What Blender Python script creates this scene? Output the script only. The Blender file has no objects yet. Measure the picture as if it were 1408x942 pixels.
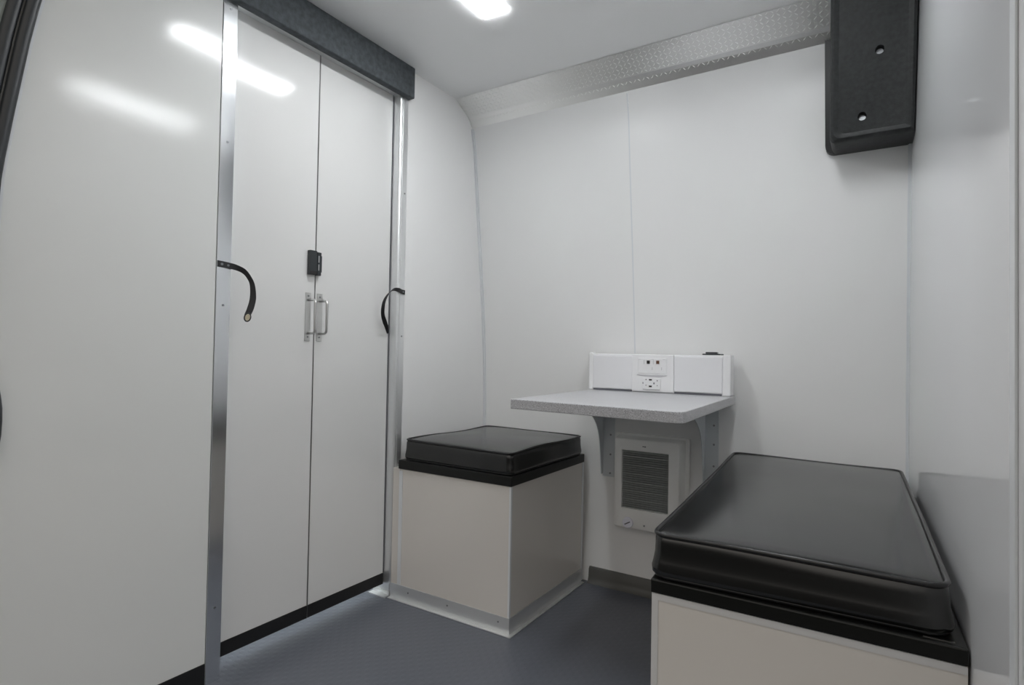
import bpy, bmesh, math, random
from mathutils import Vector, Matrix
random.seed(4)
S = bpy.context.scene
C = S.collection

# ------------------------------------------------------------------ materials
def nodes(name):
    m = bpy.data.materials.new(name); m.use_nodes = True
    nt = m.node_tree
    return m, nt, nt.nodes['Principled BSDF']

def mat(name, col, rough=0.4, metal=0.0, spec=0.5, bump=None, var=None, coat=0.0, coat_rough=0.1, rough_var=None, aniso=0):
    """bump=(scale, strength, distance)  var=(scale, amount)"""
    m, nt, b = nodes(name)
    b.inputs['Base Color'].default_value = (*col, 1)
    b.inputs['Roughness'].default_value = rough
    b.inputs['Metallic'].default_value = metal
    b.inputs['Specular IOR Level'].default_value = spec
    b.inputs['Coat Weight'].default_value = coat
    b.inputs['Coat Roughness'].default_value = coat_rough
    if aniso: b.inputs['Anisotropic'].default_value = aniso
    tc = nt.nodes.new('ShaderNodeTexCoord')
    if bump:
        n = nt.nodes.new('ShaderNodeTexNoise'); n.inputs['Scale'].default_value = bump[0]; n.inputs['Detail'].default_value = 3
        nt.links.new(tc.outputs['Object'], n.inputs['Vector'])
        bp = nt.nodes.new('ShaderNodeBump'); bp.inputs['Strength'].default_value = bump[1]; bp.inputs['Distance'].default_value = bump[2]
        nt.links.new(n.outputs['Fac'], bp.inputs['Height']); nt.links.new(bp.outputs['Normal'], b.inputs['Normal'])
        if coat: nt.links.new(bp.outputs['Normal'], b.inputs['Coat Normal'])
    if var:
        n = nt.nodes.new('ShaderNodeTexNoise'); n.inputs['Scale'].default_value = var[0]; n.inputs['Detail'].default_value = 4
        nt.links.new(tc.outputs['Object'], n.inputs['Vector'])
        r = nt.nodes.new('ShaderNodeValToRGB')
        a = var[1]
        r.color_ramp.elements[0].position = 0.3; r.color_ramp.elements[1].position = 0.7
        r.color_ramp.elements[0].color = (*[c * (1 - a) for c in col], 1)
        r.color_ramp.elements[1].color = (*[min(1, c * (1 + a)) for c in col], 1)
        nt.links.new(n.outputs['Fac'], r.inputs['Fac']); nt.links.new(r.outputs['Color'], b.inputs['Base Color'])
    if rough_var:
        n = nt.nodes.new('ShaderNodeTexNoise'); n.inputs['Scale'].default_value = rough_var[0]
        nt.links.new(tc.outputs['Object'], n.inputs['Vector'])
        mr = nt.nodes.new('ShaderNodeMapRange'); mr.inputs[3].default_value = rough - rough_var[1]; mr.inputs[4].default_value = rough + rough_var[1]
        nt.links.new(n.outputs['Fac'], mr.inputs[0]); nt.links.new(mr.outputs[0], b.inputs['Roughness'])
    return m

def floor_mat():
    m, nt, b = nodes('studded_vinyl')
    L = nt.links.new
    tc = nt.nodes.new('ShaderNodeTexCoord')
    sx = nt.nodes.new('ShaderNodeSeparateXYZ'); L(tc.outputs['Object'], sx.inputs[0])
    def mth(op, a, bb=None, c=None):
        n = nt.nodes.new('ShaderNodeMath'); n.operation = op
        for i, v in enumerate((a, bb, c)):
            if v is None: continue
            if isinstance(v, (int, float)): n.inputs[i].default_value = v
            else: L(v, n.inputs[i])
        return n.outputs[0]
    p = 0.0346
    def dots(ox, oy):
        fx = mth('SUBTRACT', mth('FRACT', mth('ADD', mth('DIVIDE', sx.outputs[0], p), ox + 100.0)), 0.5)
        fy = mth('SUBTRACT', mth('FRACT', mth('ADD', mth('DIVIDE', sx.outputs[1], p), oy + 100.0)), 0.5)
        d = mth('SQRT', mth('ADD', mth('MULTIPLY', fx, fx), mth('MULTIPLY', mth('MULTIPLY', fy, fy), 1.0)))
        r = nt.nodes.new('ShaderNodeMapRange'); r.interpolation_type = 'SMOOTHSTEP'
        L(d, r.inputs[0]); r.inputs[1].default_value = 0.26; r.inputs[2].default_value = 0.14; r.inputs[3].default_value = 0; r.inputs[4].default_value = 1
        return r.outputs[0]
    h = mth('MAXIMUM', dots(0, 0), dots(0.5, 0.5))
    n = nt.nodes.new('ShaderNodeTexNoise'); n.inputs['Scale'].default_value = 260; L(tc.outputs['Object'], n.inputs['Vector'])
    hh = mth('ADD', h, mth('MULTIPLY', n.outputs['Fac'], 0.12))
    bp = nt.nodes.new('ShaderNodeBump'); bp.inputs['Strength'].default_value = 0.55; bp.inputs['Distance'].default_value = 0.0006
    L(hh, bp.inputs['Height']); L(bp.outputs['Normal'], b.inputs['Normal'])
    n2 = nt.nodes.new('ShaderNodeTexNoise'); n2.inputs['Scale'].default_value = 3.5; n2.inputs['Detail'].default_value = 5; L(tc.outputs['Object'], n2.inputs['Vector'])
    r2 = nt.nodes.new('ShaderNodeValToRGB')
    r2.color_ramp.elements[0].color = (0.100, 0.110, 0.135, 1); r2.color_ramp.elements[1].color = (0.135, 0.143, 0.168, 1)
    L(n2.outputs['Fac'], r2.inputs['Fac']); L(r2.outputs['Color'], b.inputs['Base Color'])
    b.inputs['Roughness'].default_value = 0.34
    return m

def speckle_mat():
    m, nt, b = nodes('grey_speckled_laminate')
    L = nt.links.new
    tc = nt.nodes.new('ShaderNodeTexCoord')
    v = nt.nodes.new('ShaderNodeTexNoise'); v.inputs['Scale'].default_value = 520; v.inputs['Detail'].default_value = 2
    L(tc.outputs['Object'], v.inputs['Vector'])
    r = nt.nodes.new('ShaderNodeValToRGB')
    e = r.color_ramp.elements
    e[0].position = 0.36; e[0].color = (0.27, 0.27, 0.28, 1)
    e[1].position = 0.62; e[1].color = (0.60, 0.60, 0.62, 1)
    k = e.new(0.48); k.color = (0.45, 0.45, 0.47, 1)
    L(v.outputs['Fac'], r.inputs['Fac']); L(r.outputs['Color'], b.inputs['Base Color'])
    b.inputs['Roughness'].default_value = 0.3
    return m

M = {}
M['panel']   = mat('white_fibreglass_panel', (0.74, 0.75, 0.735), 0.14, bump=(260, 0.14, 0.0004), rough_var=(9, .03))
M['door']    = mat('white_laminate_door', (0.75, 0.75, 0.74), 0.12, bump=(260, 0.08, 0.0004))
M['wall']    = mat('white_satin_wall_panel', (0.84, 0.84, 0.835), 0.33, bump=(160, 0.08, 0.0006))
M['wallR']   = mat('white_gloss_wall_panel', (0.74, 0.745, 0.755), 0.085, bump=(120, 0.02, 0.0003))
M['ceil']    = mat('white_ceiling_panel', (0.92, 0.925, 0.925), 0.42, bump=(200, 0.08, 0.0005))
M['alu']     = mat('brushed_aluminium', (0.88, 0.90, 0.92), 0.18, 1.0, rough_var=(14, .02))
M['alu_matt']= mat('matt_aluminium', (0.80, 0.81, 0.81), 0.42, 0.75, rough_var=(20, .08))
M['tread']   = mat('diamond_plate_aluminium', (0.90, 0.90, 0.885), 0.36, 1.0, bump=(40, 0.10, 0.001), rough_var=(12, .06))
M['floor']   = floor_mat()
M['rubber']  = mat('black_rubber', (0.010, 0.010, 0.011), 0.45, bump=(200, 0.1, 0.0005))
M['seal']    = mat('black_door_seal_rubber', (0.022, 0.026, 0.030), 0.42, bump=(300, 0.15, 0.0005))
M['greybase']= mat('dark_grey_cove_base', (0.095, 0.095, 0.088), 0.45, bump=(150, 0.1, 0.0005))
M['carpet']  = mat('charcoal_felt', (0.062, 0.071, 0.078), 0.85, bump=(420, 0.6, 0.0015), var=(60, .3))
M['plastic'] = mat('textured_black_plastic', (0.017, 0.019, 0.0195), 0.55, bump=(380, 0.5, 0.001), var=(90, .35))
M['vinyl']   = mat('black_vinyl_upholstery', (0.008, 0.0085, 0.0085), 0.22, spec=0.7, bump=(330, 0.06, 0.0004), rough_var=(5, .03))
M['piping']  = mat('black_vinyl_piping', (0.012, 0.012, 0.013), 0.3)
M['rim']     = mat('black_plywood_rim', (0.008, 0.0085, 0.008), 0.35, spec=0.3, bump=(120, 0.05, 0.0004))
M['seatbox'] = mat('pale_grey_laminate', (0.71, 0.68, 0.64), 0.2, bump=(120, 0.05, 0.0004))
M['angle']   = mat('white_painted_angle', (0.72, 0.74, 0.76), 0.3)
M['white']   = mat('white_plastic', (0.80, 0.80, 0.82), 0.32)
M['white2']  = mat('bright_white_plastic', (0.84, 0.84, 0.85), 0.25)
M['dark']    = mat('dark_slot', (0.012, 0.010, 0.010), 0.6)
M['gap']     = mat('grey_gap_strip', (0.12, 0.12, 0.14), 0.5)
M['speckle'] = speckle_mat()
M['bracket'] = mat('grey_painted_steel', (0.62, 0.65, 0.67), 0.38, 0.1)
M['heater']  = mat('white_enamel_heater', (0.88, 0.88, 0.86), 0.3)
M['slat']    = mat('grille_slat_metal', (0.50, 0.52, 0.51), 0.4, 0.5)
M['inner']   = mat('dark_heater_interior', (0.035, 0.038, 0.036), 0.6)
M['screw']   = mat('zinc_screw', (0.28, 0.29, 0.30), 0.35, 1.0)
M['steel']   = mat('satin_stainless_steel', (0.62, 0.62, 0.61), 0.28, 1.0)
M['strap']   = mat('black_webbing', (0.012, 0.012, 0.014), 0.4, bump=(500, 0.4, 0.0006))
M['latch']   = mat('charcoal_latch_plastic', (0.025, 0.030, 0.034), 0.35)
M['brass']   = mat('brass_grommet', (0.62, 0.56, 0.42), 0.3, 1.0)
M['body']    = mat('grey_green_van_paint', (0.30, 0.34, 0.32), 0.4)
M['mark']    = mat('pale_grey_relief', (0.45, 0.45, 0.46), 0.5)
M['dull']    = mat('dull_aluminium_edge', (0.34, 0.34, 0.33), 0.3, 0.9)
M['angle2']  = mat('grey_white_angle', (0.64, 0.64, 0.64), 0.35)
M['alu_soft']= mat('soft_anodised_aluminium', (0.80, 0.81, 0.82), 0.36, 0.85, rough_var=(14, .04))
M['copper']  = mat('jack_contact', (0.10, 0.04, 0.02), 0.5)
M['knob']    = mat('pale_lilac_knob', (0.86, 0.86, 0.95), 0.3)
m, nt, b = nodes('lit_led_diffuser')
b.inputs['Base Color'].default_value = (.9, .9, .9, 1)
b.inputs['Emission Color'].default_value = (0.96, 0.985, 1.0, 1)
b.inputs['Emission Strength'].default_value = 28.0
M['lamp'] = m

# ------------------------------------------------------------------ helpers
def tag(o, label=None, cat=None, group=None, kind=None):
    if label: o['label'] = label
    if cat: o['category'] = cat
    if group: o['group'] = group
    if kind: o['kind'] = kind
    return o

def wloc(o):
    v = Vector((0, 0, 0))
    while o is not None:
        v += o.location; o = o.parent
    return v

def obj(name, bm, m, parent=None, smooth=False, angle=None, bevel=0, label=None, kind=None):
    """link a bmesh (in world coordinates) as one mesh object"""
    bmesh.ops.recalc_face_normals(bm, faces=bm.faces)
    if parent is not None: org = wloc(parent)
    else:
        xs = [v.co for v in bm.verts]
        lo = Vector([min(c[i] for c in xs) for i in range(3)]); hi = Vector([max(c[i] for c in xs) for i in range(3)])
        org = Vector(((lo.x + hi.x) / 2, (lo.y + hi.y) / 2, lo.z))
        if kind == 'structure': org = Vector((0, 0, 0))
    for v in bm.verts: v.co -= org
    me = bpy.data.meshes.new(name); bm.to_mesh(me); bm.free()
    me.materials.append(M[m])
    if smooth:
        for p in me.polygons: p.use_smooth = True
        if angle is not None:
            me.set_sharp_from_angle(angle=math.radians(angle))
    o = bpy.data.objects.new(name, me); C.objects.link(o)
    if parent is not None: o.parent = parent
    else: o.location = org
    if bevel:
        b = o.modifiers.new('bevel', 'BEVEL'); b.width = bevel; b.segments = 2; b.limit_method = 'ANGLE'; b.angle_limit = math.radians(35)
    if label: o['label'] = label
    if kind: o['kind'] = kind
    return o

def thing(name, loc, label, cat, group=None):
    o = bpy.data.objects.new(name, None); C.objects.link(o); o.location = loc
    o.empty_display_size = 0.05
    return tag(o, label, cat, group)

def box(bm, x0, x1, y0, y1, z0, z1):
    vs = [bm.verts.new((x, y, z)) for x in (x0, x1) for y in (y0, y1) for z in (z0, z1)]
    for f in ((0, 1, 3, 2), (4, 6, 7, 5), (0, 4, 5, 1), (2, 3, 7, 6), (0, 2, 6, 4), (1, 5, 7, 3)):
        bm.faces.new([vs[i] for i in f])
    return bm
def B(*a):
    bm = bmesh.new()
    return box(bm, *a)
def quad_prism(bm, pts, z0, z1):
    """vertical prism over a plan polygon"""
    lo = [bm.verts.new((x, y, z0)) for x, y in pts]; hi = [bm.verts.new((x, y, z1)) for x, y in pts]
    n = len(pts)
    bm.faces.new(lo[::-1]); bm.faces.new(hi)
    for i in range(n): bm.faces.new((lo[i], lo[(i + 1) % n], hi[(i + 1) % n], hi[i]))
    return bm
def extrude_x(bm, prof, x0, x1, nx=1):
    """closed (y,z) profile swept along X"""
    rings = []
    for k in range(nx + 1):
        x = x0 + (x1 - x0) * k / nx
        rings.append([bm.verts.new((x, y, z)) for y, z in prof])
    n = len(prof)
    for a, b in zip(rings, rings[1:]):
        for i in range(n): bm.faces.new((a[i], a[(i + 1) % n], b[(i + 1) % n], b[i]))
    bm.faces.new(rings[0]); bm.faces.new(rings[-1][::-1])
    return bm
def extrude_y(bm, prof, y0, y1):
    a = [bm.verts.new((x, y0, z)) for x, z in prof]; b = [bm.verts.new((x, y1, z)) for x, z in prof]
    n = len(prof)
    for i in range(n): bm.faces.new((a[i], a[(i + 1) % n], b[(i + 1) % n], b[i]))
    bm.faces.new(a); bm.faces.new(b[::-1])
    return bm
def tube(bm, pts, r, seg=10, closed=False, flat=None):
    pts = [Vector(p) for p in pts]; n = len(pts); rings = []
    up = Vector((0, 0, 1)); prev = None
    for i, p in enumerate(pts):
        if closed: t = pts[(i + 1) % n] - pts[i - 1]
        else: t = pts[min(i + 1, n - 1)] - pts[max(i - 1, 0)]
        t.normalize()
        if prev is None:
            u = t.cross(up)
            if u.length < 1e-3: u = t.cross(Vector((1, 0, 0)))
            u.normalize()
        else:
            u = prev - t * prev.dot(t); u.normalize()
        prev = u; w = t.cross(u)
        rings.append([bm.verts.new(p + (u * math.cos(a) + w * math.sin(a)) * r) for a in [2 * math.pi * k / seg for k in range(seg)]])
    pr = list(zip(rings, rings[1:]))
    if closed: pr.append((rings[-1], rings[0]))
    for a, b in pr:
        for k in range(seg): bm.faces.new((a[k], a[(k + 1) % seg], b[(k + 1) % seg], b[k]))
    if not closed: bm.faces.new(rings[0]); bm.faces.new(rings[-1][::-1])
    return bm
def disc_y(bm, x, z, y0, y1, r, seg=20, r1=None):
    """cylinder with its axis along Y (front at y0)"""
    r1 = r if r1 is None else r1
    a = [bm.verts.new((x + r * math.cos(t), y0, z + r * math.sin(t))) for t in [2 * math.pi * k / seg for k in range(seg)]]
    b = [bm.verts.new((x + r1 * math.cos(t), y1, z + r1 * math.sin(t))) for t in [2 * math.pi * k / seg for k in range(seg)]]
    for k in range(seg): bm.faces.new((a[k], a[(k + 1) % seg], b[(k + 1) % seg], b[k]))
    bm.faces.new(a); bm.faces.new(b[::-1])
    return bm
def disc_x(bm, y, z, x0, x1, r, seg=16):
    a = [bm.verts.new((x0, y + r * math.cos(t), z + r * math.sin(t))) for t in [2 * math.pi * k / seg for k in range(seg)]]
    b = [bm.verts.new((x1, y + r * math.cos(t), z + r * math.sin(t))) for t in [2 * math.pi * k / seg for k in range(seg)]]
    for k in range(seg): bm.faces.new((a[k], a[(k + 1) % seg], b[(k + 1) % seg], b[k]))
    bm.faces.new(a); bm.faces.new(b[::-1])
    return bm
def lerp(a, b, t): return a + (b - a) * t
def interp(prof, z):
    """y of a (y,z) profile at height z"""
    for (y0, z0), (y1, z1) in zip(prof, prof[1:]):
        if z0 <= z <= z1: return lerp(y0, y1, (z - z0) / (z1 - z0))
    return prof[0][0] if z < prof[0][1] else prof[-1][0]

# ------------------------------------------------------------------ room shell
XL = -1.512                                   # face of the left partition
ctrl = [(2.128, 0), (2.145, .2), (2.155, .4), (2.158, .6), (2.146, .9), (2.117, 1.2), (2.080, 1.5), (2.045, 1.8), (2.012, 1.95), (2.0, 2.0)]
prof = []
for i in range(len(ctrl) - 1):                # smooth the curved van side
    p0 = ctrl[max(i - 1, 0)]; p1 = ctrl[i]; p2 = ctrl[i + 1]; p3 = ctrl[min(i + 2, len(ctrl) - 1)]
    for k in range(6):
        t = k / 6
        y = 0.5 * (2 * p1[0] + (p2[0] - p0[0]) * t + (2 * p0[0] - 5 * p1[0] + 4 * p2[0] - p3[0]) * t * t + (3 * p1[0] - p0[0] - 3 * p2[0] + p3[0]) * t ** 3)
        prof.append((y, lerp(p1[1], p2[1], t)))
prof.append(ctrl[-1])
def WY(z): return interp(prof, z)             # the curved wall's face
def WXR(y): return 0.085 + (2.13 - y) * 0.028 # the right wall's face

bm = extrude_x(bmesh.new(), prof + [(2.22, 2.0), (2.22, 0)], XL - .02, 0.10)
obj('wall_back', bm, 'wall', smooth=True, angle=30, kind='structure')
bm = B(-1.95, 0.30, 0.36, 2.22, -0.04, 0.0)
obj('floor', bm, 'floor', kind='structure')
bm = B(-1.95, 0.30, 0.40, 2.0, 1.98, 2.03)
obj('ceiling', bm, 'ceil', kind='structure')

# left partition: front panel up to the closet, rear panel behind the far jamb
def edgeY(z):                                 # curved front edge of the door opening
    return interp([(.415, 0), (.412, .5), (.412, 1.0), (.422, 1.25), (.440, 1.39), (.462, 1.55), (.480, 1.65), (.512, 1.80), (.565, 1.98)], z)
zs = [0, .5, .9, 1.0, 1.1, 1.2, 1.25, 1.3, 1.35, 1.4, 1.47, 1.55, 1.6, 1.65, 1.7, 1.75, 1.8, 1.86, 1.92, 1.98]
bm = bmesh.new()
pl = [(edgeY(z), z) for z in zs] + [(0.879, 1.98), (0.879, 0)]
extrude_x(bm, pl, XL - .03, XL - .0005)
obj('wall_left', bm, 'panel', kind='structure')
bm = B(XL - .03, XL - .0005, 1.614, 2.17, 0, 1.98)
obj('wall_left_rear', bm, 'wall', kind='structure')
# strip of bare wall edging that shows beside the door seal
bm = bmesh.new()
for a, b_ in zip(zs, zs[1:]):
    v = [bm.verts.new((XL + .0012, edgeY(a) , a)), bm.verts.new((XL + .0012, edgeY(a) + .007, a)), bm.verts.new((XL + .0012, edgeY(b_) + .007, b_)), bm.verts.new((XL + .0012, edgeY(b_), b_))]
    bm.faces.new(v)
bmesh.ops.remove_doubles(bm, verts=bm.verts, dist=1e-5)
bmesh.ops.solidify(bm, geom=bm.faces[:], thickness=0.0011)
obj('trim_1', bm, 'angle', kind='structure')

# closet shell behind the doors
bm = bmesh.new(); box(bm, -1.95, -1.93, .85, 1.66, 0, 1.98); box(bm, -1.93, XL - .031, .85, .87, 0, 1.98); box(bm, -1.93, XL - .031, 1.64, 1.66, 0, 1.98)
obj('wall_closet', bm, 'wall', kind='structure')

# right wall: two panels with a vertical joint strip at the front
def rw(y0, y1, x_in=0.0): return [(WXR(y0) + x_in, y0), (WXR(y0) + .04, y0), (WXR(y1) + .04, y1), (WXR(y1) + x_in, y1)]
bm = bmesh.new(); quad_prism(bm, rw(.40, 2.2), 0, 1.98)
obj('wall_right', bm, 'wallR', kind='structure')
bm = bmesh.new()
quad_prism(bm, [(WXR(.776) - .003, .776), (WXR(.776), .776), (WXR(.80), .80), (WXR(.80) - .003, .80)], 0, 1.975)
obj('trim_2', bm, 'angle', kind='structure', bevel=.001)

# corner mouldings and wall seam following the curve of the van side
def curved_strip(x0, x1, t, z0, z1, n=40):
    bm = bmesh.new(); ring = []
    for k in range(n + 1):
        z = lerp(z0, z1, k / n); y = WY(z)
        ring.append([bm.verts.new(p) for p in ((x0, y - t, z), (x1, y - t, z), (x1, y - .0002, z), (x0, y - .0002, z))])
    for a, b in zip(ring, ring[1:]):
        for i in range(4): bm.faces.new((a[i], a[(i + 1) % 4], b[(i + 1) % 4], b[i]))
    bm.faces.new(ring[0]); bm.faces.new(ring[-1][::-1])
    return bm
obj('trim_3', curved_strip(-.7965, -.7915, .0005, .912, 1.885), 'angle', smooth=True, angle=40, kind='structure')
obj('trim_4', curved_strip(XL, XL + .010, .010, .06, 1.885), 'angle', smooth=True, angle=40, kind='structure')
obj('trim_5', curved_strip(.0770, .0875, .006, .06, 1.60), 'angle', smooth=True, angle=40, kind='structure')

# baseboards
bm = B(XL, XL + .003, .42, .878, 0.0, .060)
obj('baseboard_left', bm, 'rubber', kind='structure', bevel=.001)
bm = bmesh.new()
extrude_x(bm, [(2.1355, .060), (2.127, .060), (2.121, .052), (2.119, .025), (2.114, .008), (2.104, .0005), (2.127, .0005)], -.965, -.42)
obj('baseboard_back', bm, 'greybase', smooth=True, angle=40, kind='structure')

# ------------------------------------------------------------------ closet front
# header: charcoal felt-covered box under the ceiling
bm = B(-1.515, -1.484, .70, 1.620, 1.862, 1.9795)
obj('trim_6', bm, 'carpet', kind='structure', bevel=.004)
# track channel that shows as a light line under the header
bm = bmesh.new(); box(bm, -1.60, -1.5155, .915, 1.584, 1.874, 1.979)
o = obj('trim_7', bm, 'alu_matt', kind='structure')
# near jamb (flat face and a return hidden from the camera)
bm = bmesh.new(); box(bm, XL - .030, XL + .002, .8805, .921, 0, 1.861)
o = obj('trim_8', bm, 'alu', kind='structure', bevel=.0008)
for z in (.20, 1.02, 1.47, 1.84): obj('screw', disc_x(bmesh.new(), .901, z, XL + .0019, XL + .0032, .0032), 'screw', o, smooth=True, angle=30)
# far jamb: rounded return, groove and face
bm = bmesh.new()
plan = [(-1.600, 1.5765), (-1.553, 1.5765), (-1.522, 1.5765), (-1.516, 1.578), (XL - .001, 1.583), (XL - .001, 1.589), (XL + .001, 1.590), (XL + .0015, 1.6145), (-1.545, 1.6145), (-1.600, 1.6145)]
quad_prism(bm, plan, 0, 1.873)
o = obj('trim_9', bm, 'alu_soft', kind='structure', bevel=.0006)
for z in (.485, .96, 1.50): obj('screw', disc_x(bmesh.new(), 1.603, z, XL + .0012, XL + .003, .003), 'screw', o, smooth=True, angle=30)
# little threshold angle at the foot of the far jamb
bm = bmesh.new(); box(bm, -1.60, XL - .004, 1.548, 1.5760, 0.0, .003); box(bm, -1.60, XL - .004, 1.573, 1.5760, .003, .016)
obj('trim_10', bm, 'alu_matt', kind='structure')

# the two doors
XD = -1.550
def closet_door(name, y0, y1, edge_at):
    bm = B(XD - .018, XD, y0, y1, .077, 1.8728)
    d = obj(name, bm, 'door', kind='structure', bevel=.0012)
    bm = B(XD - .016, XD + .0012, y0 + .001, y1 - .001, .037, .0765)
    obj('door_sweep', bm, 'rubber', d, label='black rubber sweep along the door foot')
    # aluminium edge strip on the meeting side
    bm = B(XD - .018, XD + .0005, edge_at - .0008, edge_at + .0008, .035, 1.8725)
    obj('edge_strip', bm, 'dull', d)
    return d
d1 = closet_door('door_1', .9225, 1.2342, 1.2334)
d2 = closet_door('door_2', 1.2358, 1.5735, 1.2366)
bm = B(XD - .018, XD + .001, 1.5715, 1.5745, .078, 1.8725)
obj('edge_strip', bm, 'gap', d2)

def door_handle(parent, y0, y1):
    bm = B(XD, XD + .0025, y0, y1, .931, 1.087)
    h = obj('door_handle', bm, 'steel', parent, bevel=.001, label='satin steel pull handle on a long backplate')
    yc = (y0 + y1) / 2
    pts = [(XD + .002, yc, 1.063)]
    for k in range(7):
        a = math.pi / 2 * k / 6
        pts.append((XD + .026 + .012 * math.sin(a), yc, 1.051 + .012 * math.cos(a)))
    for k in range(7):
        a = math.pi / 2 * k / 6
        pts.append((XD + .026 + .012 * math.cos(a), yc, .968 - .012 * math.sin(a)))
    pts.append((XD + .002, yc, .956))
    obj('grip', tube(bmesh.new(), pts, .0042, 10), 'steel', h, smooth=True)
    for z in (.944, 1.076): obj('screw', disc_x(bmesh.new(), yc, z, XD + .0024, XD + .004, .0030), 'screw', h, smooth=True, angle=30)
door_handle(d1, 1.1985, 1.2195)
door_handle(d2, 1.2435, 1.2655)

# black latch straddling the seam: case on one door, keeper on the other
bm = B(XD, XD + .014, 1.2030, 1.2310, 1.146, 1.224)
la = obj('latch', bm, 'latch', d1, bevel=.0015, label='black plastic slide latch case')
bm = bmesh.new(); box(bm, XD + .014, XD + .0155, 1.205, 1.229, 1.148, 1.157)
obj('lip', bm, 'dark', la)
bm = bmesh.new(); box(bm, XD, XD + .0135, 1.2325, 1.2480, 1.145, 1.221); box(bm, XD, XD + .010, 1.2478, 1.2535, 1.157, 1.211)
ke = obj('latch_keeper', bm, 'latch', d2, bevel=.0012, label='black latch keeper with two pale slots')
obj('slot', B(XD + .0132, XD + .0146, 1.2355, 1.2390, 1.187, 1.209), 'steel', ke); obj('slot', B(XD + .0132, XD + .0146, 1.2355, 1.2390, 1.161, 1.181), 'steel', ke)

# ------------------------------------------------------------------ ribbons (door straps)
def ribbon(name, cps, m, parent, th=.0018, sub=6):
    """cps: list of (centre, half-width vector)"""
    cs = [Vector(c) for c, w in cps]; ws = [Vector(w) for c, w in cps]
    P, W = [], []
    for i in range(len(cs) - 1):
        q = [cs[max(i - 1, 0)], cs[i], cs[i + 1], cs[min(i + 2, len(cs) - 1)]]
        for k in range(sub):
            t = k / sub
            P.append(0.5 * (2 * q[1] + (q[2] - q[0]) * t + (2 * q[0] - 5 * q[1] + 4 * q[2] - q[3]) * t * t + (3 * q[1] - q[0] - 3 * q[2] + q[3]) * t ** 3))
            W.append(ws[i].lerp(ws[i + 1], t))
    P.append(cs[-1]); W.append(ws[-1])
    bm = bmesh.new(); rings = []
    for i in range(len(P)):
        t = (P[min(i + 1, len(P) - 1)] - P[max(i - 1, 0)]).normalized()
        n = t.cross(W[i]).normalized() * th / 2
        rings.append([bm.verts.new(v) for v in (P[i] - W[i] - n, P[i] + W[i] - n, P[i] + W[i] + n, P[i] - W[i] + n)])
    for a, b in zip(rings, rings[1:]):
        for k in range(4): bm.faces.new((a[k], a[(k + 1) % 4], b[(k + 1) % 4], b[k]))
    bm.faces.new(rings[0]); bm.faces.new(rings[-1][::-1])
    return obj(name, bm, m, parent, smooth=True, angle=50)
st = thing('tie_strap', (-1.508, .885, 1.12), 'long black webbing strap with a metal eyelet hanging off the near door jamb', 'strap', 'tie straps on the closet jambs')
ribbon('webbing', [((-1.5085, .8815, 1.1320), (0, 0, .0085)), ((-1.5080, .908, 1.1305), (0, 0, .0085)), ((-1.502, .930, 1.1270), (.001, 0, .0080)),
                   ((-1.492, .948, 1.1180), (.003, .002, .0062)), ((-1.482, .958, 1.1010), (.0050, .0030, .0022)), ((-1.476, .9645, 1.0800), (.0045, .0050, .0)),
                   ((-1.474, .9660, 1.0450), (.0045, .0068, -.001)), ((-1.475, .9600, 1.0150), (.0045, .0070, -.002)), ((-1.478, .9520, .9930), (.0035, .0062, -.003))], 'strap', st)
bm = bmesh.new()
c = Vector((-1.4745, .9515, .9890))
ax = Vector((.42, .90, -.25)).normalized(); dn = Vector((-.10, -.30, -.95)); dn = (dn - ax * dn.dot(ax)).normalized()
tube(bm, [c + ax * .0052 * math.cos(t) + dn * .0085 * math.sin(t) for t in [2 * math.pi * k / 20 for k in range(20)]], .0016, 8, True)
nn = ax.cross(dn)
vs = [bm.verts.new(c + nn * -.0004 + ax * .0040 * math.cos(t) + dn * .0065 * math.sin(t)) for t in [2 * math.pi * k / 20 for k in range(20)]]
bm.faces.new(vs)
obj('eyelet', bm, 'brass', st, smooth=True)
obj('eyelet_binding', tube(bmesh.new(), [c + ax * .0078 * math.cos(t) + dn * .0112 * math.sin(t) for t in [2 * math.pi * k / 20 for k in range(20)]], .0019, 8, True), 'strap', st, smooth=True)
obj('rivet', disc_x(bmesh.new(), .893, 1.1315, -1.508, -1.5058, .0035), 'screw', st, smooth=True, angle=30)
obj('rivet', disc_x(bmesh.new(), .911, 1.1303, -1.508, -1.5055, .0030), 'screw', st, smooth=True, angle=30)

st = thing('tie_strap', (-1.508, 1.600, 1.00), 'curled black webbing strap looping from the far door jamb back behind the door edge', 'strap', 'tie straps on the closet jambs')
ribbon('webbing', [((-1.5085, 1.6140, 1.1262), (0, 0, .0085)), ((-1.5075, 1.595, 1.1275), (0, 0, .0085)), ((-1.502, 1.573, 1.1310), (.004, 0, .0070)),
                   ((-1.500, 1.545, 1.1300), (.004, 0, .0045)), ((-1.499, 1.520, 1.1140), (.005, .001, .003)), ((-1.500, 1.500, 1.0850), (.005, .002, .0)),
                   ((-1.505, 1.498, 1.0560), (.0055, .003, -.001)), ((-1.514, 1.508, 1.0320), (.006, .003, .002)), ((-1.526, 1.530, 1.0100), (.007, .003, .004)), ((-1.538, 1.552, .9920), (.005, .002, .006)), ((-1.543, 1.564, .9700), (.003, .001, .003))], 'strap', st)
bm = bmesh.new(); disc_x(bm, 1.603, 1.1268, -1.5082, -1.506, .0032)
obj('rivet', bm, 'screw', st, smooth=True, angle=30)

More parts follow.
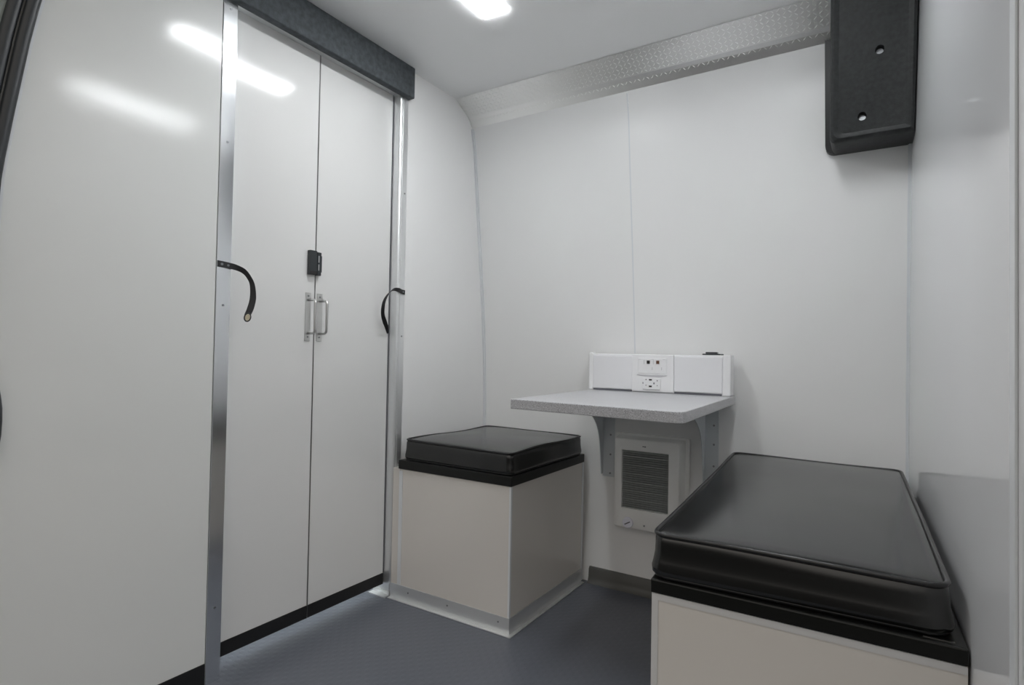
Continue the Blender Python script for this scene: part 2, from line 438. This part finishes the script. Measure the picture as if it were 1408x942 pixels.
# ------------------------------------------------------------------ door opening seal
sl = thing('door_seal', (-1.505, .41, 0), 'black ribbed rubber seal curving up the edge of the van door opening', 'door seal')
zz = [z / 40 * 1.978 for z in range(41)]
obj('outer_bead', tube(bmesh.new(), [(-1.507, edgeY(z) - .0115, z) for z in zz], .0125, 12), 'seal', sl, smooth=True)
obj('inner_bead', tube(bmesh.new(), [(-1.513, edgeY(z) - .0375, z) for z in zz], .0125, 12), 'seal', sl, smooth=True)
bm = bmesh.new()
for a in zz:
    pass
vs = []
for z in zz:
    y = edgeY(z); vs.append([bm.verts.new((-1.5125, y - .0285, z)), bm.verts.new((-1.5055, y - .0265, z)), bm.verts.new((-1.5055, y - .0235, z)), bm.verts.new((-1.5125, y - .0215, z))])
for a, b_ in zip(vs, vs[1:]):
    for k in range(3): bm.faces.new((a[k], a[k + 1], b_[k + 1], b_[k]))
obj('centre_rib', bm, 'greybase', sl, label='lighter rib between the two beads')
# body pillar beyond the seal
bm = bmesh.new()
pl = [(edgeY(z) - .045, z) for z in zs] + [(edgeY(1.98) - .145, 1.98), (.28, 1.5), (.27, 0)]
extrude_x(bm, pl, -1.56, -1.515)
obj('trim_11', bm, 'body', kind='structure')
# small striker cover bulging over the seal
bm = bmesh.new()
bmesh.ops.create_icosphere(bm, subdivisions=3, radius=1, matrix=Matrix.Translation((-1.503, .409, .745)) @ Matrix.Diagonal((.016, .0275, .105, 1)))
obj('striker_cover', bm, 'seal', sl, smooth=True, label='small black bulge on the seal beside the wall edge')

# ------------------------------------------------------------------ diamond plate cove
def cove_point(s):                            # s along the profile -> (y, z, normal y, normal z)
    P = [(1.9035, 1.9785), (1.9930, 1.9290), (2.0040, 1.9190), (2.0130, 1.9060), (2.0270, 1.8870)]
    acc = 0
    for (y0, z0), (y1, z1) in zip(P, P[1:]):
        l = math.hypot(y1 - y0, z1 - z0)
        if s <= acc + l or (y1, z1) == P[-1]:
            t = (s - acc) / l; dy, dz = (y1 - y0) / l, (z1 - z0) / l
            return lerp(y0, y1, t), lerp(z0, z1, t), dz, -dy
        acc += l
bm = bmesh.new()
face = [(1.9035, 1.9785), (1.9930, 1.9290), (2.0040, 1.9190), (2.0130, 1.9060), (2.0270, 1.8870)]
back = [(2.0285, 1.8885), (2.0145, 1.9090), (2.0055, 1.9215), (1.9945, 1.9320), (1.9100, 1.9790)]
extrude_x(bm, face + back, XL + .001, WXR(2.0) - .004)
px, ps = .0165, .0145
nx = int(1.58 / px); ns = 9
for i in range(nx):
    for j in range(ns):
        x = XL + .012 + i * px; s = .006 + j * ps
        if s > .135 or .094 < s < .112: continue
        y, z, ny, nz = cove_point(s)
        n = Vector((0, ny, nz)); t = Vector((0, -nz, ny)); t = n.cross(Vector((1, 0, 0)))
        a = math.radians(45 if (i + j) % 2 else -45)
        u = Vector((1, 0, 0)) * math.cos(a) + t * math.sin(a); w = Vector((1, 0, 0)) * -math.sin(a) + t * math.cos(a)
        c = Vector((x, y, z))
        e = [bm.verts.new(c + u * .0074 - n * .0002), bm.verts.new(c + w * .0022 - n * .0002), bm.verts.new(c - u * .0074 - n * .0002), bm.verts.new(c - w * .0022 - n * .0002)]
        top = [bm.verts.new(c + u * .003 + n * .0013), bm.verts.new(c - u * .003 + n * .0013)]
        bm.faces.new((e[0], e[1], top[0])); bm.faces.new((e[0], top[0], e[3]))
        bm.faces.new((e[2], top[1], e[1])); bm.faces.new((e[2], e[3], top[1]))
        bm.faces.new((e[1], top[1], top[0])); bm.faces.new((e[3], top[0], top[1]))
o = obj('trim_12', bm, 'tread', kind='structure')

# ------------------------------------------------------------------ black corner cover, upper right
cc = thing('corner_cover', (-.02, 2.0, 1.53), 'tall textured black plastic cover with two recessed screw holes, in the upper right corner', 'cover')
def rounded_poly(pts, r, seg=6, sub=0):
    """plan polygon with rounded corners; r is one radius or one per corner"""
    out = []; n = len(pts)
    for i in range(n):
        p = Vector(pts[i]); a = Vector(pts[i - 1]); b = Vector(pts[(i + 1) % n]); rr = r[i] if isinstance(r, (list, tuple)) else r
        da = (a - p).normalized(); db = (b - p).normalized()
        if rr < 1e-5: out.append(p.copy()); continue
        for k in range(seg + 1):
            t = k / seg
            out.append(((p + da * rr) * (1 - t) ** 2 + p * 2 * t * (1 - t) + (p + db * rr) * t ** 2))
    if sub:
        o2 = []
        for i in range(len(out)):
            a, b = out[i], out[(i + 1) % len(out)]; L_ = (b - a).length; m_ = max(1, int(L_ / sub))
            for k in range(m_): o2.append(a.lerp(b, k / m_))
        out = o2
    return out
def fy(z): return lerp(1.945, 1.800, (z - 1.53) / .45)   # leaning front face
# outline in X/Z: left-top, left-bottom, right-bottom, right-top
outl = rounded_poly([(-.112, 1.979), (-.122, 1.545), (.0895, 1.545), (.0925, 1.979)], [0, .022, .006, 0], 6)
bm = bmesh.new(); rings = []
def cring(inset, dy, absy=None):
    cx, cz = -.015, 1.76; r_ = []
    for p in outl:
        x = p.x - inset * (1 if p.x > cx else -1) * min(1, abs(p.x - cx) / .08); z = p.y + (inset if p.y < cz else 0) * min(1, abs(p.y - cz) / .15)
        r_.append(bm.verts.new((min(x, WXR(fy(z)) - .002), absy(z) if absy else fy(z) + dy, z)))
    return r_
rings = [cring(.022, .0035), cring(.016, 0), cring(.010, -.0015), cring(.004, .002), cring(0.0, .010), cring(0.0, 0, lambda z: min(WY(z), 2.06) - .022), cring(-.0, 0, lambda z: min(WY(z), 2.06) - .006)]
for a, b_ in zip(rings, rings[1:]):
    for k in range(len(a)): bm.faces.new((a[k], a[(k + 1) % len(a)], b_[(k + 1) % len(a)], b_[k]))
bm.faces.new(rings[0]); bm.faces.new(rings[-1][::-1])
shell = obj('shell', bm, 'plastic', cc, smooth=True, angle=35)
cut = bmesh.new()
for (hx, hz) in ((.004, 1.765), (-.038, 1.605)): disc_y(cut, hx, hz, 1.70, fy(hz) + .024, .0112, 24)
bmesh.ops.recalc_face_normals(cut, faces=cut.faces)
me = bpy.data.meshes.new('hole'); cut.to_mesh(me); cut.free(); me.materials.append(M['plastic'])
ho = bpy.data.objects.new('hole', me); C.objects.link(ho)
mod = shell.modifiers.new('hole', 'BOOLEAN'); mod.operation = 'DIFFERENCE'; mod.object = ho; mod.solver = 'EXACT'
bpy.context.view_layer.update()
dg = bpy.context.evaluated_depsgraph_get()
nm = bpy.data.meshes.new_from_object(shell.evaluated_get(dg))
shell.modifiers.clear(); shell.data = nm
nm.set_sharp_from_angle(angle=math.radians(25))
bpy.data.objects.remove(ho)
for (hx, hz) in ((.004, 1.765), (-.038, 1.605)):
    obj('screw', disc_y(bmesh.new(), hx, hz, fy(hz) + .0165, fy(hz) + .0242, .0085, 20, .0090), 'screw', cc, smooth=True, angle=30)
# thin gasket flange on the wall behind the cover
fl = rounded_poly([(-.140, 1.892), (-.140, 1.548), (.080, 1.548), (.080, 1.892)], [0, .03, .003, 0], 8)
bm = bmesh.new(); a = [bm.verts.new((p.x, min(WY(p.y), 2.08) - .020, p.y)) for p in fl]; b_ = [bm.verts.new((p.x, min(WY(p.y), 2.08) - .0012, p.y)) for p in fl]
bm.faces.new(a); bm.faces.new(b_[::-1])
for k in range(len(a)): bm.faces.new((a[k], a[(k + 1) % len(a)], b_[(k + 1) % len(a)], b_[k]))
obj('gasket', bm, 'rubber', cc, smooth=True, angle=35)

# ------------------------------------------------------------------ ceiling lights
def ceiling_light(xc, label):
    t = thing('ceiling_light', (xc, 1.245, 1.955), label, 'ceiling light', 'strip lights on the van ceiling')
    bm = bmesh.new()
    x0, x1, y0, y1 = xc - .0455, xc + .0458, .995, 1.490
    box(bm, x0 + .005, x1 - .005, y0 + .005, y1 - .005, 1.9776, 1.9798)
    obj('housing', bm, 'white', t, bevel=.001)
    outl = rounded_poly([(x0 + .003, y0 + .003), (x1 - .003, y0 + .003), (x1 - .003, y1 - .003), (x0 + .003, y1 - .003)], .004, 4)
    bm = bmesh.new(); quad_prism(bm, [(p.x, p.y) for p in outl], 1.9745, 1.9777)
    obj('diffuser', bm, 'lamp', t)
ceiling_light(-1.025, 'lit white strip light on the ceiling nearest the closet doors')
ceiling_light(-.225, 'lit white strip light on the ceiling towards the long bench, above the picture')

# lamp inside the closet; its light shows on the floor under the doors
ld = bpy.data.lights.new('closet_lamp', 'AREA'); ld.shape = 'RECTANGLE'; ld.size = .10; ld.size_y = .5; ld.energy = 9; ld.color = (.92, .97, 1.0)
lo_ = bpy.data.objects.new('closet_lamp', ld); lo_.location = (-1.74, 1.25, 1.96); C.objects.link(lo_)

# ------------------------------------------------------------------ cushions
def cushion(name, corners, z0, z1, dome, label, r=.03, bulge=.006, wav=.002, pr=.0038, seed=1, group=None, dips=0.0):
    cx = sum(c[0] for c in corners) / 4; cy = sum(c[1] for c in corners) / 4
    t = thing(name, (cx, cy, z0), label, 'cushion', group)
    per = rounded_poly(corners, r, 7, .02)
    n = len(per); rnd = random.Random(seed)
    ph = [rnd.uniform(0, 6.28) for _ in range(6)]
    acc = [0]
    for i in range(n): acc.append(acc[-1] + (per[(i + 1) % n] - per[i]).length)
    tot = acc[-1]
    def wz(i):                                # gentle waviness of the top edge
        u = acc[i] / tot * 2 * math.pi
        return wav * (math.sin(3 * u + ph[0]) + .6 * math.sin(5 * u + ph[1]))
    hx = max(abs(p.x - cx) for p in per); hy = max(abs(p.y - cy) for p in per)
    def ins(p, d):                            # inset by a distance d toward the middle
        return Vector((cx + (p.x - cx) * (1 - d / hx), cy + (p.y - cy) * (1 - d / hy)))
    bm = bmesh.new(); rings = []
    H = z1 - z0
    side = [(.010, 0), (.002, .004), (-bulge * .7, H * .12), (-bulge, H * .24), (-bulge * .5, H * .40), (-bulge * .10, H * .56), (0, H * .75), (.0012, H * .9), (.0035, H - .003), (.006, H)]
    for d, h in side:
        rings.append([bm.verts.new((*ins(p, d + (.0012 * math.sin(acc[i] / .09 + ph[2]) if 0.01 < h < H * .9 else 0)), z0 + h + wz(i) * h / H)) for i, p in enumerate(per)])
    K = 14
    for k in range(1, K + 1):
        s = 1 - (k / K) ** 1.35
        ring = []
        for i, p in enumerate(per):
            q = ins(p, .006); x = cx + (q.x - cx) * s; y = cy + (q.y - cy) * s
            ex = 1 - abs((x - cx) / hx) ** 2.6; ey = 1 - abs((y - cy) / hy) ** 2.6
            hgt = dome * (max(ex, 0) * max(ey, 0)) ** .7
            hgt -= dips * math.exp(-(((x - cx) / hx) ** 2 + ((y - cy) / hy) ** 2) * 3)
            ring.append(bm.verts.new((x, y, z1 + wz(i) * s * s + hgt)) if k < K else None)
        if k < K: rings.append(ring)
    for a, b in zip(rings, rings[1:]):
        for k in range(n): bm.faces.new((a[k], a[(k + 1) % n], b[(k + 1) % n], b[k]))
    cv = bm.verts.new((cx, cy, z1 + dome - dips))
    for k in range(n): bm.faces.new((rings[-1][k], rings[-1][(k + 1) % n], cv))
    bm.faces.new(rings[0][::-1])
    obj('cover', bm, 'vinyl', t, smooth=True)
    obj('piping', tube(bmesh.new(), [(*ins(p, .0030), z1 + wz(i) + .0008) for i, p in enumerate(per)], pr, 8, True), 'piping', t, smooth=True)
    obj('piping', tube(bmesh.new(), [(*ins(p, .0030), z0 + pr + .0002) for i, p in enumerate(per)], pr * .9, 8, True), 'piping', t, smooth=True)
    return t

# ------------------------------------------------------------------ small square seat in the corner
ZR0, ZR1 = .4725, .5060
sb = thing('storage_bench', (-1.245, 1.83, 0), 'small square pale box seat in the corner with an aluminium strip around its foot', 'storage bench')
bm = B(-1.472, -.9915, 1.5725, 2.112, 0.002, ZR0)
obj('carcass', bm, 'seatbox', sb, bevel=.0012)
bm = B(XL + .0025, -1.474, 1.5735, 2.110, 0.002, ZR0)
obj('filler_panel', bm, 'seatbox', sb, bevel=.001)
bm = bmesh.new(); box(bm, -1.476, -1.460, 1.5705, 1.5722, .004, ZR0 - .006)
obj('corner_angle', bm, 'angle', sb, label='thin white angle strip down the box side')
bm = bmesh.new(); quad_prism(bm, [(-.9965, 1.5705), (-.9895, 1.5705), (-.9895, 1.5785), (-.9913, 1.5785), (-.9913, 1.5722), (-.9965, 1.5722)], .004, ZR0 - .001)
obj('corner_angle', bm, 'angle', sb, label='thin white angle strip on the front corner')
bm = bmesh.new(); box(bm, -.9913, -.9895, 2.100, 2.114, .004, ZR0 - .001)
obj('corner_angle', bm, 'angle', sb)
bm = bmesh.new()
# aluminium angle round the foot: upright leaf and floor leaf, front and side
quad_prism(bm, [(XL + .004, 1.5690), (-.9880, 1.5690), (-.9880, 2.100), (-.9895, 2.100), (-.9895, 1.5705), (XL + .004, 1.5705)], .0005, .054)
quad_prism(bm, [(XL + .004, 1.5540), (-.9740, 1.5540), (-.9740, 2.100), (-.9879, 2.100), (-.9879, 1.5689), (XL + .004, 1.5689)], .0005, .0035)
ba = obj('base_angle', bm, 'alu_matt', sb, bevel=.0006, label='aluminium angle around the foot of the box')
for x in (-1.42, -1.24, -1.03): obj('screw', disc_y(bmesh.new(), x, .034, 1.5678, 1.5692, .003, 12), 'screw', ba, smooth=True, angle=30)
bm = B(-1.478, -.9860, 1.5665, 2.112, ZR0 + .0005, ZR1)
obj('rim', bm, 'rim', sb, bevel=.003, label='black board edge under the cushion')
cushion('seat_cushion', [(-1.462, 1.578), (-.992, 1.572), (-.990, 2.098), (-1.458, 2.098)], ZR1 + .0003, .578, .012,
        'small square black vinyl cushion on the corner box seat', r=.022, bulge=.003, wav=.0022, seed=3, group='black vinyl seat cushions')

# ------------------------------------------------------------------ long bench on the right
bq = thing('storage_bench', (-.12, 1.6, 0), 'long pale box bench with black board edge against the right wall', 'storage bench')
pl = [(-.347, 1.046), (WXR(1.05) - .003, 1.052), (WXR(2.1) - .003, 2.115), (-.415, 2.115)]
bm = bmesh.new(); quad_prism(bm, pl, 0.002, .4665)
obj('carcass', bm, 'seatbox', bq, bevel=.001)
bm = bmesh.new()
box(bm, -.348, -.336, 1.0444, 1.0459, .004, .466)
bm2 = bmesh.new(); quad_prism(bm2, [(-.336, 1.0444), (WXR(1.05) - .0035, 1.0500), (WXR(1.05) - .0035, 1.0516), (-.336, 1.0460)], .454, .466)
obj('corner_angle', bm, 'angle2', bq, label='white angle strip down the near corner')
obj('top_angle', bm2, 'angle2', bq, label='white angle strip under the black edge')
bm = bmesh.new(); quad_prism(bm, [(-.3495, 1.0405), (WXR(1.05) - .002, 1.0465), (WXR(2.1) - .002, 2.117), (-.417, 2.117)], .467, .4925)
obj('rim', bm, 'rim', bq, bevel=.003, label='black board edge under the cushion')
bm = bmesh.new(); box(bm, .060, .098, 1.058, 1.062, .4926, .4931)
obj('staple_strip', bm, 'steel', bq, label='small bright metal strip on the black edge')
cushion('seat_cushion', [(-.350, 1.043), (.096, 1.062), (.066, 2.100), (-.417, 2.100)], .4935, .5700, .016,
        'long rectangular black vinyl cushion on the bench along the right wall', r=.034, bulge=.006, wav=.0016, pr=.0042, seed=8, group='black vinyl seat cushions')

# ------------------------------------------------------------------ wall table
tb = thing('wall_table', (-.665, 1.75, .418), 'grey speckled table top on two steel brackets fixed to the back wall', 'table')
ZT0, ZT1 = .7395, .768
tp = rounded_poly([(-.912, 1.432), (-.390, 1.383), (-.416, 2.118), (-.945, 2.118)], [.006, .030, 0, 0], 8)
bm = bmesh.new(); quad_prism(bm, [(p.x, p.y) for p in tp], ZT0, ZT1)
obj('table_top', bm, 'speckle', tb, bevel=.002)
def bracket(xw):
    # flange on the wall, triangular web with a concave front edge, flange under the top
    zb, zt = .420, ZT0 - .0005
    bm = bmesh.new(); n = 20; rg = []
    for k in range(n + 1):
        z = lerp(zb, zt, k / n); y = WY(z) - .001
        rg.append([bm.verts.new(p) for p in ((xw, y - .003, z), (xw + .048, y - .003, z), (xw + .048, y, z), (xw, y, z))])
    for a, b_ in zip(rg, rg[1:]):
        for i in range(4): bm.faces.new((a[i], a[(i + 1) % 4], b_[(i + 1) % 4], b_[i]))
    bm.faces.new(rg[0]); bm.faces.new(rg[-1][::-1])
    box(bm, xw, xw + .048, 1.80, 2.13, zt - .003, zt)
    br = obj('bracket', bm, 'bracket', tb, smooth=True, angle=30, label='grey steel shelf bracket with a curved web')
    bm = bmesh.new(); N = 24; A = []; Bv = []
    for k in range(N + 1):
        t = k / N
        z = lerp(zb + .01, zt - .003, t); w = .016 + .25 * (t ** 6) + .05 * t
        y1 = WY(z) - .0035; A.append((y1, z)); Bv.append((y1 - w, z))
    for x0, x1 in ((xw - .0015, xw + .0015),):
        va = [(bm.verts.new((x0, *p)), bm.verts.new((x1, *p))) for p in A]; vb = [(bm.verts.new((x0, *p)), bm.verts.new((x1, *p))) for p in Bv]
        for i in range(N):
            bm.faces.new((va[i][0], va[i + 1][0], vb[i + 1][0], vb[i][0])); bm.faces.new((va[i][1], vb[i][1], vb[i + 1][1], va[i + 1][1]))
            bm.faces.new((vb[i][0], vb[i + 1][0], vb[i + 1][1], vb[i][1])); bm.faces.new((va[i][0], va[i][1], va[i + 1][1], va[i + 1][0]))
        bm.faces.new((va[0][0], vb[0][0], vb[0][1], va[0][1])); bm.faces.new((va[-1][0], va[-1][1], vb[-1][1], vb[-1][0]))
    obj('web', bm, 'bracket', br, smooth=True, angle=40)
    for z in (.434, .508, .586, .655):
        bm = bmesh.new(); disc_y(bm, xw + .032, z, WY(z) - .0058, WY(z) - .0038, .0038, 14)
        obj('screw', bm, 'screw', br, smooth=True, angle=30)
bracket(-.925)
bracket(-.527)

# ------------------------------------------------------------------ power box standing on the table
rc = thing('power_raceway', (-.69, 2.09, ZT1), 'white plastic raceway box with data and power sockets on the speckled table', 'power box')
YF = 2.060; R0 = ZT1 + .0006; R1 = .908
XA, XB = -.962, -.4215
bm = bmesh.new(); extrude_x(bm, [(YF + .004, R0), (YF + .004, R1 - .003), (YF + .007, R1), (2.116, R1), (2.119, R1 - .004), (2.119, R0)], XA + .016, XB - .012)
obj('housing', bm, 'white', rc)
for x0, x1 in ((XA + .012, XA + .030), (XB - .026, XB)):
    bm = bmesh.new(); box(bm, x0, x1, YF + .001, 2.120, R0, R1 + .001)
    obj('end_cap', bm, 'white2', rc, bevel=.003)
bm = B(XA, XA + .013, YF + .030, 2.1205, R0 + .004, R1 + .006)
obj('end_cap', bm, 'white2', rc, bevel=.003)
for x0, x1 in ((XA + .031, -.7725), (-.6145, XB - .027)):
    bm = B(x0, x1, YF, YF + .004, R0 + .008, R1 - .006)
    obj('cover', bm, 'white', rc, bevel=.0015)
    bm = B(x0 + .001, x1 - .001, YF + .0012, YF + .0042, R0, R0 + .0062)
    obj('gap_strip', bm, 'gap', rc, label='dark shadow gap strip along the foot')
bm = B(-.7715, -.6155, YF - .004, YF + .004, R0 + .003, R1 - .001)
fp = obj('socket_plate', bm, 'white2', rc, bevel=.0015, label='raised centre plate carrying the sockets')
bm = B(-.746, -.640, YF - .0065, YF - .0038, R0 + .070, R1 - .014)
dj = obj('data_module', bm, 'white2', fp, bevel=.001)
for x in (-.708, -.6725):
    bm = bmesh.new(); box(bm, x - .0055, x + .0055, YF - .0090, YF - .0066, R1 - .0345, R1 - .0225)
    obj('data_jack', bm, 'dark' if x < -.69 else 'copper', fp)
for x0, x1, z0, z1 in ((-.7255, -.7238, -.036, -.021), (-.6905, -.6885, -.036, -.021), (-.694, -.6925, -.057, -.046), (-.659, -.6575, -.057, -.046), (-.745, -.736, -.0185, -.0175), (-.697, -.688, -.0185, -.0175), (-.655, -.645, -.0185, -.0175)):
    obj('relief_mark', B(x0, x1, YF - .0070, YF - .0064, R1 + z0, R1 + z1), 'mark', fp)
# sculpted ledge between the data jacks and the power outlet
bm = bmesh.new()
xs = [(-.752, .0), (-.722, .0045), (-.694, .0060), (-.668, .0072), (-.640, .0)]
up = [bm.verts.new((x, YF - .0042, R0 + .0655)) for x, d in xs]; lo = [bm.verts.new((x, YF - .0042, R0 + .0625 - d)) for x, d in xs]; fr = [bm.verts.new((x, YF - .0095, R0 + .0650)) for x, d in xs]
for i in range(4):
    bm.faces.new((up[i], up[i + 1], fr[i + 1], fr[i])); bm.faces.new((fr[i], fr[i + 1], lo[i + 1], lo[i])); bm.faces.new((up[i], lo[i], lo[i + 1], up[i + 1]))
bm.faces.new((up[0], fr[0], lo[0])); bm.faces.new((up[-1], lo[-1], fr[-1]))
obj('ledge', bm, 'white', fp)
bm = B(-.730, -.662, YF - .0065, YF - .0038, R0 + .012, R0 + .052)
ou = obj('power_outlet', bm, 'white2', fp, bevel=.001)
Y0, Y1 = YF - .0072, YF - .0062
for x, z, w, h in ((-.7275, .034, .0028, .006), (-.716, .047, .0035, .0045), (-.716, .026, .003, .003), (-.6995, .0465, .011, .0052), (-.6995, .0225, .011, .0058), (-.686, .034, .0042, .0065), (-.674, .044, .0032, .004), (-.674, .026, .003, .003)):
    obj('outlet_slot', B(x - w / 2, x + w / 2, Y0, Y1, R0 + z - h / 2, R0 + z + h / 2), 'dark' if w > .01 else 'gap', ou)
bm = B(-.728, -.664, YF - .0070, YF - .0063, R0 + .0095, R0 + .0125)
obj('outlet_edge', bm, 'mark', ou)

# small dark plug lying on top of the raceway
bm = bmesh.new()
quad_prism(bm, [(-.518, 2.066), (-.458, 2.066), (-.452, 2.100), (-.512, 2.104)], R1 + .0012, R1 + .0060)
quad_prism(bm, [(-.510, 2.078), (-.470, 2.078), (-.470, 2.098), (-.505, 2.098)], R1 + .0058, R1 + .0120)
tag(obj('charger_plug', bm, 'latch', bevel=.0015), 'small flat black gadget lying on the right end of the white raceway', 'plug')

# ------------------------------------------------------------------ wall heater
ht = thing('wall_heater', (-.72, 2.12, .245), 'white enamel fan heater with a louvred grille on the back wall under the table', 'heater')
HX0, HX1, HZ0, HZ1 = -.868, -.578, .236, .600
bm = bmesh.new()
def rr_ring(x0, x1, z0, z1, yf, r=.010, seg=4):
    return [(p.x, yf(p.y), p.y) for p in rounded_poly([(x0, z0), (x1, z0), (x1, z1), (x0, z1)], r, seg)]
steps = [rr_ring(HX0, HX1, HZ0, HZ1, lambda z: WY(z) - .001), rr_ring(HX0, HX1, HZ0, HZ1, lambda z: 2.136),
         rr_ring(HX0 + .012, HX1 - .012, HZ0 + .010, HZ1 - .006, lambda z: 2.131), rr_ring(HX0 + .018, HX1 - .018, HZ0 + .012, HZ1 - .009, lambda z: 2.098),
         rr_ring(HX0 + .023, HX1 - .023, HZ0 + .016, HZ1 - .013, lambda z: 2.088), rr_ring(HX0 + .029, HX1 - .029, HZ0 + .021, HZ1 - .018, lambda z: 2.085)]
gx0, gx1, gz0, gz1 = -.817, -.640, .326, .543
steps.append(rr_ring(gx0 - .002, gx1 + .002, gz0 - .002, gz1 + .002, lambda z: 2.085, .0015))
steps.append(rr_ring(gx0, gx1, gz0, gz1, lambda z: 2.089, .001))
steps.append(rr_ring(gx0, gx1, gz0, gz1, lambda z: 2.115, .001))
rg = [[bm.verts.new(p) for p in s] for s in steps]
for a, b_ in zip(rg, rg[1:]):
    for k in range(len(a)): bm.faces.new((a[k], a[(k + 1) % len(a)], b_[(k + 1) % len(a)], b_[k]))
bm.faces.new(rg[-1]); bm.faces.new(rg[0][::-1])
obj('casing', bm, 'heater', ht, smooth=True, angle=28)
bm = B(gx0 + .0005, gx1 - .0005, 2.108, 2.1145, gz0 + .0005, gz1 - .0005)
g = obj('grille', bm, 'inner', ht, label='dark recess behind the louvres')
bm = bmesh.new(); N = 27
for k in range(N):
    z = lerp(gz0 + .003, gz1 - .005, k / (N - 1)); t = .0011 if k % 4 else .0020
    quad = [(2.0865, z - t), (2.0865, z + t * .4), (2.0990, z + .0048 + t * .4), (2.0990, z + .0048 - t)]
    extrude_x(bm, quad, gx0 + .0006, gx1 - .0006)
obj('louvres', bm, 'slat', g, label='thin metal louvres')
bm = bmesh.new(); disc_y(bm, -.790, .273, 2.0770, 2.0848, .0195, 32, .0212)
kn = obj('thermostat_knob', bm, 'knob', ht, smooth=True, angle=30, bevel=.0012)
bm = bmesh.new()
a = math.radians(30)
for s in (1,):
    c = Vector((-.790, 2.0755, .272)); u = Vector((math.cos(a), 0, math.sin(a))) * .012; w = Vector((-math.sin(a), 0, math.cos(a))) * .0018
    vs = [bm.verts.new(c + su * u + sw * w + Vector((0, yy, 0))) for yy in (0, .0016) for su, sw in ((-1, -1), (1, -1), (1, 1), (-1, 1))]
    for f in ((0, 1, 2, 3), (7, 6, 5, 4), (0, 4, 5, 1), (1, 5, 6, 2), (2, 6, 7, 3), (3, 7, 4, 0)): bm.faces.new([vs[i] for i in f])
obj('pointer', bm, 'gap', kn)
obj('screw', disc_y(bmesh.new(), -.727, .2700, 2.0832, 2.0851, .0030, 12), 'screw', ht, smooth=True, angle=30)
obj('screw', disc_y(bmesh.new(), -.727, .5630, 2.0835, 2.0851, .0028, 12), 'screw', ht, smooth=True, angle=30)
obj('badge', B(-.737, -.731, 2.0842, 2.0852, .5615, .5645), 'gap', ht)

# ------------------------------------------------------------------ light from the open van door, exposure, camera
w = bpy.data.worlds.new('workshop_daylight'); S.world = w; w.use_nodes = True
# bright warm workshop ceiling above, dark yard floor below
wn = w.node_tree; tc = wn.nodes.new('ShaderNodeTexCoord'); sp = wn.nodes.new('ShaderNodeSeparateXYZ'); cr = wn.nodes.new('ShaderNodeValToRGB')
mr = wn.nodes.new('ShaderNodeMapRange'); mr.inputs[1].default_value = -1; mr.inputs[2].default_value = 1
wn.links.new(tc.outputs['Generated'], sp.inputs[0]); wn.links.new(sp.outputs[2], mr.inputs[0]); wn.links.new(mr.outputs[0], cr.inputs['Fac']); wn.links.new(cr.outputs['Color'], wn.nodes['Background'].inputs['Color'])
e = cr.color_ramp.elements; e[0].position = .52; e[0].color = (.035, .033, .030, 1); e[1].position = .64; e[1].color = (.66, .625, .58, 1)
wn.nodes['Background'].inputs['Strength'].default_value = 1.0

cam = bpy.data.cameras.new('camera'); co = bpy.data.objects.new('camera', cam); C.objects.link(co)
right = Vector((0.84437960, 0.53545094, 0.01775900)); down = Vector((0.00412108, 0.02665563, -0.99963617)); fwd = Vector((-0.53572951, 0.84414558, 0.02030084))
mt = Matrix((right, -down, -fwd)).transposed().to_4x4(); mt.translation = Vector((0, 0, .9))
co.matrix_world = mt
cam.sensor_width = 36; cam.sensor_fit = 'HORIZONTAL'; cam.lens = 790.18 / 1408 * 36; cam.clip_start = .02
S.camera = co
S.view_settings.view_transform = 'Standard'; S.view_settings.look = 'None'; S.view_settings.gamma = 1; S.view_settings.use_curve_mapping = False
S.view_settings.exposure = 0.53
S.cycles.diffuse_bounces = 8; S.cycles.max_bounces = 16
